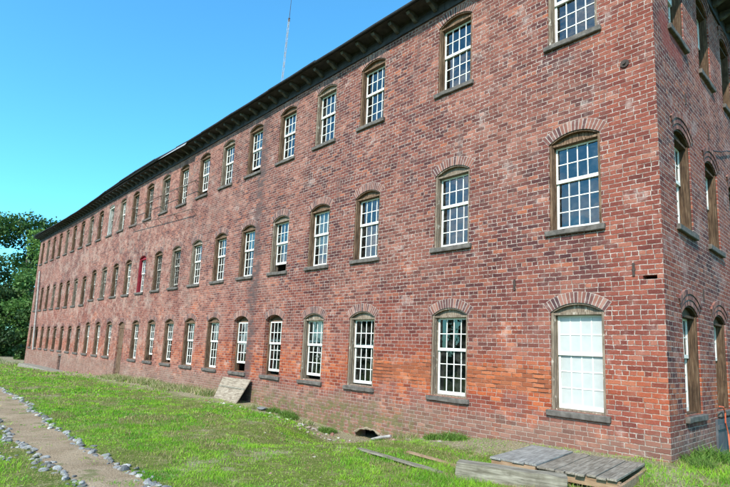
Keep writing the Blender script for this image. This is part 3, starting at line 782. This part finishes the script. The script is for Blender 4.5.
# ------------------------------------------------------------------ stones
def rock_mesh(name, seed, mat, sub=2, flat=.7):
    bm = bmesh.new(); bmesh.ops.create_icosphere(bm, subdivisions=sub, radius=.5); r = random.Random(seed)
    planes = [(Vector((r.gauss(0,1), r.gauss(0,1), r.gauss(0,1))).normalized(), r.uniform(.26,.42)) for _ in range(9)]
    for v in bm.verts:
        for nrm, d in planes:
            k = v.co.dot(nrm)
            if k > d: v.co -= nrm*(k-d)
        v.co += .03*Vector((mnoise.noise(v.co*6+Vector((seed,0,0))), mnoise.noise(v.co*6+Vector((0,seed,0))), mnoise.noise(v.co*6+Vector((0,0,seed)))))
        v.co.z *= flat
    me = bpy.data.meshes.new(name); bm.to_mesh(me); bm.free(); me.materials.append(mat); return me
T = NT('border_stone'); oi = T.n('ShaderNodeObjectInfo'); v = T.obvec((1,1,1), True)
c = T.ramp(oi.outputs['Random'], [(0,(.11,.115,.12)),(.3,(.20,.20,.20)),(.65,(.29,.29,.295)),(.9,(.37,.37,.365)),(1,(.50,.48,.45))])
dn = T.noise(v, 3.5, 4, .6); c = T.mix(T.math('MULTIPLY', T.ss(dn, .5, .62), .6), c, (.17,.135,.095))
nn = T.noise(v, 9, 4, .65)
c = T.mix(1.0, c, T.ramp(nn, [(.3,(.65,.65,.65)),(.7,(1.15,1.15,1.15))]), 'MULTIPLY')
RK = T.pbr(c, .9, T.bump(nn, .5, .03), spec=.2)
T = NT('rubble_stone'); oi = T.n('ShaderNodeObjectInfo'); v = T.obvec((1,1,1), True)
c = T.ramp(oi.outputs['Random'], [(0,(.20,.17,.14)),(.4,(.33,.29,.25)),(.65,(.24,.10,.075)),(.75,(.40,.37,.33)),(1,(.62,.60,.56))])
RB = T.pbr(c, .95, T.bump(T.noise(v, 9, 4), .5, .03), spec=.1)
ROCKS = [rock_mesh('stone', s, RK) for s in range(9)]; RUB = [rock_mesh('rubble_stone', 30+s, RB, 2, .6) for s in range(6)]
def stone(x, y, s, lib_, name, label, cat, group, lift=.22):
    o = obj(name, random.choice(lib_), None, (x, y, g(x, y) + s*lift*.7), (random.uniform(-.3,.3), random.uniform(-.3,.3), random.uniform(0, 6.28)))
    s *= .82; o.scale = (s*random.uniform(.75,1.45), s*random.uniform(.7,1.1), s*random.uniform(.5,1.0)); o.location.z -= s*.12
    tag(o, label, cat, group)
x = -29.0
while x < -3.6:                                             # border nearer the mill
    s = random.choice((.09,.11,.13,.15,.17,.21))
    stone(x, path_r(x) + random.gauss(0, .055), s, ROCKS, 'border_stone', 'pale blue-grey stone in the path border nearer the mill', 'stone', 'stones of the path border nearer the mill')
    if x > -9 and random.random() < .35:
        stone(x+.07, path_r(x) + random.choice((-1,1))*random.uniform(.08,.13), s*.8, ROCKS, 'border_stone', 'pale blue-grey stone in the path border nearer the mill', 'stone', 'stones of the path border nearer the mill')
    x += s*random.uniform(.62,.95)
x = -14.5
while x < -3.8:                                             # border further from the mill
    s = random.choice((.09,.11,.13,.15,.17,.2))
    for q in range(2 if random.random() < .45 else 1):
        stone(x, path_l(x) + random.gauss(0, .05) - .11*q, s*(1-.25*q), ROCKS, 'border_stone', 'pale blue-grey stone in the path border further from the mill', 'stone', 'stones of the path border away from the mill')
    x += s*random.uniform(.65,.95)
for k in range(20):
    a = random.uniform(0, 6.28); r_ = random.uniform(0, .42)
    stone(-7.45+r_*1.5*math.cos(a), -8.72+.5*r_*math.sin(a), random.uniform(.06,.12), ROCKS, 'border_stone', 'small grey stone in the loose heap on the grass beyond the path', 'stone', 'loose heap of stones beside the path')
for k in range(190):                                        # rubble at the foot of the wall
    x = random.triangular(-17, -4.0, -7.5); y = -random.uniform(.25, 1.5) - (.5 if -13 < x < -8.5 else 0)*random.random()
    if -16.6 < x < -13.8 and y > -1.1: y = -1.15-random.random()*.3
    if -8.4 < x < -7.0 and y > -.5: continue
    stone(x, y, random.choice((.06,.07,.09,.11,.15,.2)), RUB, 'rubble_stone', 'small rubble stone or brick fragment scattered along the foot of the front wall', 'stone', 'rubble along the foot of the wall', .2)
for k in range(26):
    x = random.uniform(-12, -3); y = random.uniform(-6, -2)
    stone(x, y, random.uniform(.04,.10), RUB, 'lawn_stone', 'small stray stone lying out on the lawn between path and mill', 'stone', 'stray stones on the lawn', .1)
for (x, y, s, lab) in ((1.15,2.6,.45,'flat pale grey rock in the grass below the end wall'),(-12.2,-.75,.34,'chalky white block of rubble at the wall foot, left of the basement vent')):
    o = obj('flat_rock', ROCKS[2], None, (x, y, g(x,y)+.06), (0,0,.5)); o.scale = (s*1.4, s, s*.6); tag(o, lab, 'rock')

# ------------------------------------------------------------------ grass and weeds
def tint_mesh(name, co, faces, cols, mat, up=None):
    """co (n,3), faces (m,k) , cols (m,3) -> one mesh with a per-corner colour"""
    me = bpy.data.meshes.new(name); n = len(co); m, k = faces.shape
    me.vertices.add(n); me.vertices.foreach_set('co', co.astype('f4').ravel())
    me.loops.add(m*k); me.loops.foreach_set('vertex_index', faces.astype('i4').ravel())
    me.polygons.add(m); me.polygons.foreach_set('loop_start', np.arange(0, m*k, k, dtype='i4'))
    at = me.color_attributes.new('tint', 'FLOAT_COLOR', 'CORNER')
    c4 = np.concatenate([np.repeat(cols, k, 0), np.ones((m*k, 1))], 1)
    at.data.foreach_set('color', c4.astype('f4').ravel())
    me.update(calc_edges=True); me.materials.append(mat)
    if up is not None:
        me.polygons.foreach_set('use_smooth', np.ones(m, dtype=bool)); me.normals_split_custom_set_from_vertices(up)
    return me
GM = attr_mat('grass_blade', trans=.4, rough=.55); LM = attr_mat('tree_leaf', trans=.28, rough=.55); WM = attr_mat('weed_leaf', trans=.35)
def blades(px, py, pz, hh, ww, lean, cols):
    """two-segment bent blades: 5 verts, as a quad-less fan of 3 triangles"""
    n = len(px); a = rng.random(n)*2*PI; la = rng.random(n)*2*PI
    dx, dy = np.cos(a)*ww, np.sin(a)*ww; lx, ly = np.cos(la)*lean, np.sin(la)*lean
    P = np.stack([px, py, pz], 1); up = np.array([0, 0, 1.])
    b0 = P + np.stack([-dx, -dy, 0*dx], 1); b1 = P + np.stack([dx, dy, 0*dx], 1)
    mid = P + np.stack([lx*.35, ly*.35, hh*.6], 1)
    m0 = mid + np.stack([-dx*.7, -dy*.7, 0*dx], 1); m1 = mid + np.stack([dx*.7, dy*.7, 0*dx], 1)
    tp = P + np.stack([lx, ly, hh], 1)
    co = np.stack([b0, b1, m1, m0, tp], 1).reshape(-1, 3); i = np.arange(n)*5
    f = np.stack([np.stack([i, i+1, i+2], 1), np.stack([i, i+2, i+3], 1), np.stack([i+3, i+2, i+4], 1)], 1).reshape(-1, 3)
    return co, f, np.repeat(cols, 3, 0)
def lawn():
    PX, PY, HH, WW = [], [], [], []
    for (d0, d1, dens, hm, wm) in ((3.5,9,6500,.036,.003),(9,14,3600,.040,.0042),(14,22,1300,.046,.007),(22,36,420,.055,.013),(36,75,90,.07,.026)):
        n = int((d1*d1-d0*d0)*PI*.36*dens*.5)
        r = np.sqrt(rng.random(n)*(d1*d1-d0*d0)+d0*d0); th = rng.uniform(math.radians(56), math.radians(190), n)
        x = 3.0 + r*np.cos(th); y = -10.4 + r*np.sin(th)
        k = ((y < -.02) | ((x > .03) & (y < 9))) & (y > -13)
        x, y = x[k], y[k]
        PX.append(x); PY.append(y); HH.append(hm*np.ones(len(x))); WW.append(wm*np.ones(len(x)))
    x, y, hh, ww = map(np.concatenate, (PX, PY, HH, WW))
    lush = fbm(x*.55+3, y*.55+5); dry = fbm(x*.9+40, y*1.3+11)
    keep = rng.random(len(x)) < np.clip(.42 + 3.2*(lush-.40) - 3.5*np.clip(dry-.52, 0, 1) + 1.2*(fbm(x*3.1+2, y*3.1+8)-.5), .20, 1)
    pr = path_r(x); pl = path_l(x)
    onpath = (y < pr-.02) & (y > pl+.02) & (x < 1.6)
    keep &= ~onpath | (rng.random(len(x)) < .30*(fbm(x*1.6, y*1.6+9) > .56))
    strip = (x < -2.6) & (y > -.35 - 2.4*np.clip(fbm(x*.9, y*.9+20)-.22, 0, 1)*(1+.5*(x > -11))) & (x > -38)
    keep &= ~strip | (rng.random(len(x)) < .16)
    keep &= ~((x < -38.4) & (x > -54.8) & (y > -1.2))
    cs, sn = math.cos(RZ), math.sin(RZ); hx = (x+2.34)*cs + (y+.86)*sn; hy = -(x+2.34)*sn + (y+.86)*cs
    keep &= ~((hx > 0) & (hx < 2.15) & (hy < 0) & (hy > -1.84))
    ca, sa = math.cos(ang), math.sin(ang); bx = (x-p0.x)*ca + (y-p0.y)*sa; by = -(x-p0.x)*sa + (y-p0.y)*ca
    keep &= ~((bx > 0) & (bx < L_) & (by < 0) & (by > -.27))
    x, y, hh, ww, lush, dry = (q[keep] for q in (x, y, hh, ww, lush, dry))
    cl = (fbm(x*1.3+60, y*1.3+33) > .60) & (rng.random(len(x)) < .55) & (y < -1)
    ww = np.where(cl, ww*2.6, ww); hh = np.where(cl, hh*.55, hh)
    n = len(x); rr = rng.random(n); pat0 = fbm(x*3.3+70, y*3.3+15)
    tall = .75 + .55*(pat0 > .57) + 1.0*((x > -.6) & (y > -3.0)) + .6*((x > -2.8) & (x < .5) & (y < -2.2) & (y > -4.2)) + .4*(y > -1.0)*(x < -16)
    hh = hh*(.5 + .9*rng.random(n))*(.7+.8*lush)*tall
    c0, c1, c2 = np.array([.11,.30,.016]), np.array([.30,.52,.034]), np.array([.34,.29,.13])
    pat = fbm(x*2.7+11, y*2.7+5); t = np.clip(.30 + 1.6*(lush-.45) + 2.2*(pat-.5) + .6*(rr-.5), 0, 1)[:, None]
    col = c1*(1-t) + c0*t
    col = np.where(cl[:,None], col*np.array([.75,.85,1.5]), col); dm = (rng.random(n) < np.clip(.12 + 3.4*(dry-.46), .07, .88))[:, None]
    col = np.where(dm, c2*(.6+.6*rng.random((n,1))), col)*(.8+.4*rng.random((n,1)))
    return tint_mesh('grass', *blades(x, y, G(x, y)-.004, hh, ww*(.7+.6*rng.random(n)), hh*(.3+.9*rng.random(n)), col), GM, None)
tag(obj('grass', lawn()), 'uneven green lawn grass with dry straw patches in front of the mill', 'grass', kind='stuff')

def clump(name, n, rad, hmax, w, cols, lean=.5):
    r = rad*np.sqrt(rng.random(n)); t = rng.random(n)*2*PI
    hh = hmax*(.3+.7*rng.random(n))*(1-.45*(r/rad)**2)
    cc = np.array(cols)[rng.integers(0, len(cols), n)]*(.75+.5*rng.random((n,1)))
    return tint_mesh(name, *blades(r*np.cos(t), r*np.sin(t), np.zeros(n)-.02, hh, w*(.6+.8*rng.random(n)), hh*lean*(.3+rng.random(n)), cc), WM)
STRAW = [(.50,.42,.24),(.40,.34,.18),(.24,.26,.08),(.56,.48,.31)]; GREEN = [(.07,.15,.02),(.11,.21,.03),(.16,.24,.05)]
DRYC = [clump('dry_weed_clump', 420, .55, .42, .008, STRAW+GREEN[:1], .8) for _ in range(3)]
GRC = [clump('green_weed_clump', 520, .38, .36, .010, GREEN, .9) for _ in range(3)]
MIX = [clump('dry_weed_clump', 380, .5, .40, .008, STRAW+GREEN, .8) for _ in range(2)]
for k in range(26):
    x = -30 + 13.2*k/25 + random.uniform(-.25,.25)
    if -16.6 < x < -13.5: continue
    y = -random.uniform(.25,.75)
    o = obj('dry_weed_clump', random.choice(DRYC+MIX), None, (x, y, g(x,y)), (0,0,random.uniform(0,6))); o.scale = (1.1,.8,random.uniform(.7,1.2))
    tag(o, 'straw-coloured dry weed clump at the wall foot between plank door and leaning board', 'weeds', 'dry weeds between the door and the leaning board')
for k in range(9):
    x = -58.5 - 2.6*k; y = random.uniform(-3, 0)
    o = obj('dry_weed_clump', random.choice(DRYC), None, (x, y, g(x,y)), (0,0,random.uniform(0,6))); o.scale = (2.2,2,random.uniform(1.2,1.8))
    tag(o, 'tall pale dry grass tuft beyond the far end of the mill, under the trees', 'weeds', 'dry grass beyond the far end of the mill')
for k in range(12):
    x = -12.8 + 8.6*k/11 + random.uniform(-.2,.2)
    if -8.5 < x < -7.0: x = -8.9 if x < -7.7 else -6.6
    y = -random.uniform(.3,.9)
    o = obj('green_weed_clump', random.choice(GRC+MIX), None, (x, y, g(x,y)), (0,0,random.uniform(0,6))); s = random.uniform(.6,1.0); o.scale = (s,s*.8,s*.8)
    tag(o, 'low green weed clump on the mossy bank either side of the basement vent', 'weeds', 'green weeds on the bank by the vent')
for k, (x, y, s) in enumerate(((.25,.5,.8),(.3,1.3,1.3),(.35,2.0,1.1),(.9,3.3,1.0),(.45,.05,.6),(1.3,1.5,.7),(.75,2.7,1.2))):
    o = obj('green_weed_clump', GRC[k % 3], None, (x, y, g(x,y)), (0,0,k)); o.scale = (s,s,s)
    tag(o, 'lush green weed clump at the foot of the end wall', 'weeds', 'green weeds at the foot of the end wall')

# ------------------------------------------------------------------ trees beyond the far end
BARK = plain('tree_bark', (.05,.04,.03), (.12,.10,.08), 5, .95, .7, .03, stretch=(1,1,.3))
def tree(x, y, h, r, seed, label, nleaf, leafs, low=.15, tint=(.035,.075,.018), cat='tree', name='broadleaf_tree', group=None):
    R = np.random.default_rng(seed); rd = random.Random(seed); z0 = g(x, y)
    root = empty(name, (x, y, z0)); tag(root, label, cat, group)
    mb = MB(); th = h*.45
    mb.tube([(0,0,-.3),(.1,0,th*.4),(.25,.1,th)], [r*.055, r*.045, r*.03], 8)
    lob = []
    for k in range(34):
        a = rd.uniform(0, 2*PI); u = rd.uniform(0, 1)
        zz = h*(low + (1-low)*.97*u); prof = math.sin(PI*min(1, (.10+.86*u)))**.6
        rr = r*prof*rd.uniform(.35,.95)
        lob.append((rr*math.cos(a), rr*math.sin(a), min(zz, h*.93), r*rd.uniform(.16,.30), rd.uniform(.45,1.8)))
        if k % 2 == 0:
            zb = rd.uniform(.3,.95)*th
            mb.tube([(.1,0,zb), (lob[-1][0]*.5, lob[-1][1]*.5, (zb+zz)/2+.3), lob[-1][:3]], [r*.02, r*.012, r*.005], 5)
    obj('trunk', mb.mesh('trunk', BARK, True), root)
    L = np.array(lob); w = L[:,3]**2; pick = R.choice(len(L), nleaf, p=w/w.sum())
    d = R.normal(size=(nleaf,3)); d /= np.linalg.norm(d, axis=1)[:,None]
    rad = L[pick,3]*(R.random(nleaf)**.45)*(1+.18*np.sin(d[:,0]*9+pick)*np.sin(d[:,2]*8))
    c = L[pick,:3] + d*rad[:,None]*np.array([1.1,1.1,.8]); c[:,2] = np.maximum(c[:,2], .15)
    n = R.normal(size=(nleaf,3)) + np.array([0,0,.8]); n /= np.linalg.norm(n, axis=1)[:,None]
    t = np.cross(n, R.normal(size=(nleaf,3))); t /= np.linalg.norm(t, axis=1)[:,None]; b = np.cross(n, t)
    s = (leafs*(.6+.8*R.random(nleaf)))[:,None]
    co = np.stack([c+t*s, c+b*s*.55, c-t*s, c-b*s*.55], 1).reshape(-1,3); i = np.arange(nleaf)*4
    col = np.array(tint)[None,:]*1.5*L[pick,4][:,None]*(.7+.6*R.random((nleaf,1))); col = col*np.array([1+.0,1,1]) + (L[pick,4][:,None]-1).clip(0)*np.array([[.03,.03,.0]])  # leaf colour raised, lighter clumps yellowed: sunlit foliage painted into the tint
    obj('crown', tint_mesh('crown', co, np.stack([i,i+1,i+2,i+3],1), col, LM), root)
tree(-112, 8, 26.5, 11.5, 3, 'tallest broadleaf tree beyond the far end of the mill, at the left edge', 17000, .31)
tree(-98, 10, 18.0, 7.5, 5, 'dark broadleaf tree close behind the far end of the mill', 13000, .27)
tree(-130, -4, 24, 11, 8, 'broad dense tree furthest left, mostly out of view', 11000, .42)
tree(-100, 3, 11, 7.5, 12, 'low bushy tree in front of the taller trees at the far end of the mill', 12000, .28, low=.02, tint=(.028,.058,.016))
tree(-79, 5, 9.5, 4.2, 14, 'small dark bushy tree hard against the far corner of the mill', 9000, .23, low=.02, tint=(.026,.054,.015))
tree(-122, 1, 10, 8, 19, 'low dark shrubby tree at the left edge below the tallest tree', 8000, .36, low=.02, tint=(.026,.054,.015))

for k, (x, y, h) in enumerate(((-90,-52,13),(-66,-52,11),(-38,-52,12),(-12,-50,12))):
    tree(x, y, h, 8.5, 40+k, 'dark broadleaf tree across the lawn, seen only as a reflection in the panes', 3600, .62, low=.03, tint=(.032,.062,.016), group='trees across the lawn')

# ------------------------------------------------------------------ light, sky, camera
SUN_EL, SUN_AZ = math.radians(39), (.34, -.94)                # direction towards the sun (x, y)
world = bpy.data.worlds.new('World'); sc.world = world; world.use_nodes = True
wt = world.node_tree; wt.nodes.clear()
wo = wt.nodes.new('ShaderNodeOutputWorld'); bg = wt.nodes.new('ShaderNodeBackground'); sky = wt.nodes.new('ShaderNodeTexSky')
sky.sky_type = 'NISHITA'; sky.sun_disc = False; sky.sun_elevation = SUN_EL
sky.sun_rotation = math.atan2(SUN_AZ[0], SUN_AZ[1]); sky.air_density = 1.0; sky.dust_density = .6; sky.ozone_density = 1.0
bg.inputs['Strength'].default_value = .15
tc = wt.nodes.new('ShaderNodeTexCoord'); mp = wt.nodes.new('ShaderNodeMapping'); mp.inputs[3].default_value = (1,1,2.2); mp.inputs[1].default_value = (5.3,2.2,.6)
nz = wt.nodes.new('ShaderNodeTexNoise'); nz.inputs['Scale'].default_value = 2.6; nz.inputs['Detail'].default_value = 7; nz.inputs['Roughness'].default_value = .6
mr = wt.nodes.new('ShaderNodeMapRange'); mr.interpolation_type = 'SMOOTHSTEP'
mr.inputs[1].default_value = .56; mr.inputs[2].default_value = .76
mx = wt.nodes.new('ShaderNodeMix'); mx.data_type = 'RGBA'; mx.inputs[7].default_value = (7.5,7.7,8.0,1)
wt.links.new(tc.outputs['Generated'], mp.inputs[0]); wt.links.new(mp.outputs[0], nz.inputs['Vector'])
sx = wt.nodes.new('ShaderNodeSeparateXYZ'); wt.links.new(tc.outputs['Generated'], sx.inputs[0])
my = wt.nodes.new('ShaderNodeMapRange'); my.inputs[1].default_value = .1; my.inputs[2].default_value = -.5; my.inputs[3].default_value = -.13; my.inputs[4].default_value = .11
wt.links.new(sx.outputs[1], my.inputs[0])
ad = wt.nodes.new('ShaderNodeMath'); ad.operation = 'ADD'; wt.links.new(nz.outputs[0], ad.inputs[0]); wt.links.new(my.outputs[0], ad.inputs[1])
wt.links.new(ad.outputs[0], mr.inputs[0]); wt.links.new(mr.outputs[0], mx.inputs[0]); tn = wt.nodes.new('ShaderNodeMix'); tn.data_type = 'RGBA'; tn.blend_type = 'MULTIPLY'; tn.inputs[0].default_value = 1; tn.inputs[7].default_value = (.36,.94,1.13,1)
wt.links.new(sky.outputs[0], tn.inputs[6]); wt.links.new(tn.outputs[2], mx.inputs[6])
wt.links.new(mx.outputs[2], bg.inputs[0]); wt.links.new(bg.outputs[0], wo.inputs[0])

sl = bpy.data.lights.new('sun', 'SUN'); sl.energy = 3.1; sl.angle = math.radians(.53); sl.color = (1, .94, .83)
so = bpy.data.objects.new('sun', sl); COL.objects.link(so)
hv = Vector((SUN_AZ[0], SUN_AZ[1], 0)).normalized(); dirv = hv*math.cos(SUN_EL) + Vector((0,0,math.sin(SUN_EL)))
so.rotation_euler = dirv.to_track_quat('Z', 'Y').to_euler()

f, yaw, pit, rol = 504.614, .82147, .14672, .04580
C = Vector((2.9903, -10.3768, 1.9501))
fw = Vector((-math.sin(yaw)*math.cos(pit), math.cos(yaw)*math.cos(pit), math.sin(pit)))
r_ = Vector((math.cos(yaw), math.sin(yaw), 0)); u_ = r_.cross(fw)
r2 = math.cos(rol)*r_ + math.sin(rol)*u_; u2 = -math.sin(rol)*r_ + math.cos(rol)*u_
cam = bpy.data.cameras.new('camera'); co = bpy.data.objects.new('camera', cam); COL.objects.link(co)
cam.sensor_width = 36; cam.lens = f/730*36; cam.shift_y = 33.5/730; cam.clip_end = 3000; cam.clip_start = .05
M = Matrix((r2, u2, -fw)).transposed().to_4x4(); M.translation = C; co.matrix_world = M
sc.camera = co
sc.view_settings.view_transform = 'Standard'; sc.view_settings.look = 'None'
sc.view_settings.exposure = 1.12; sc.view_settings.gamma = 1; sc.view_settings.use_curve_mapping = False
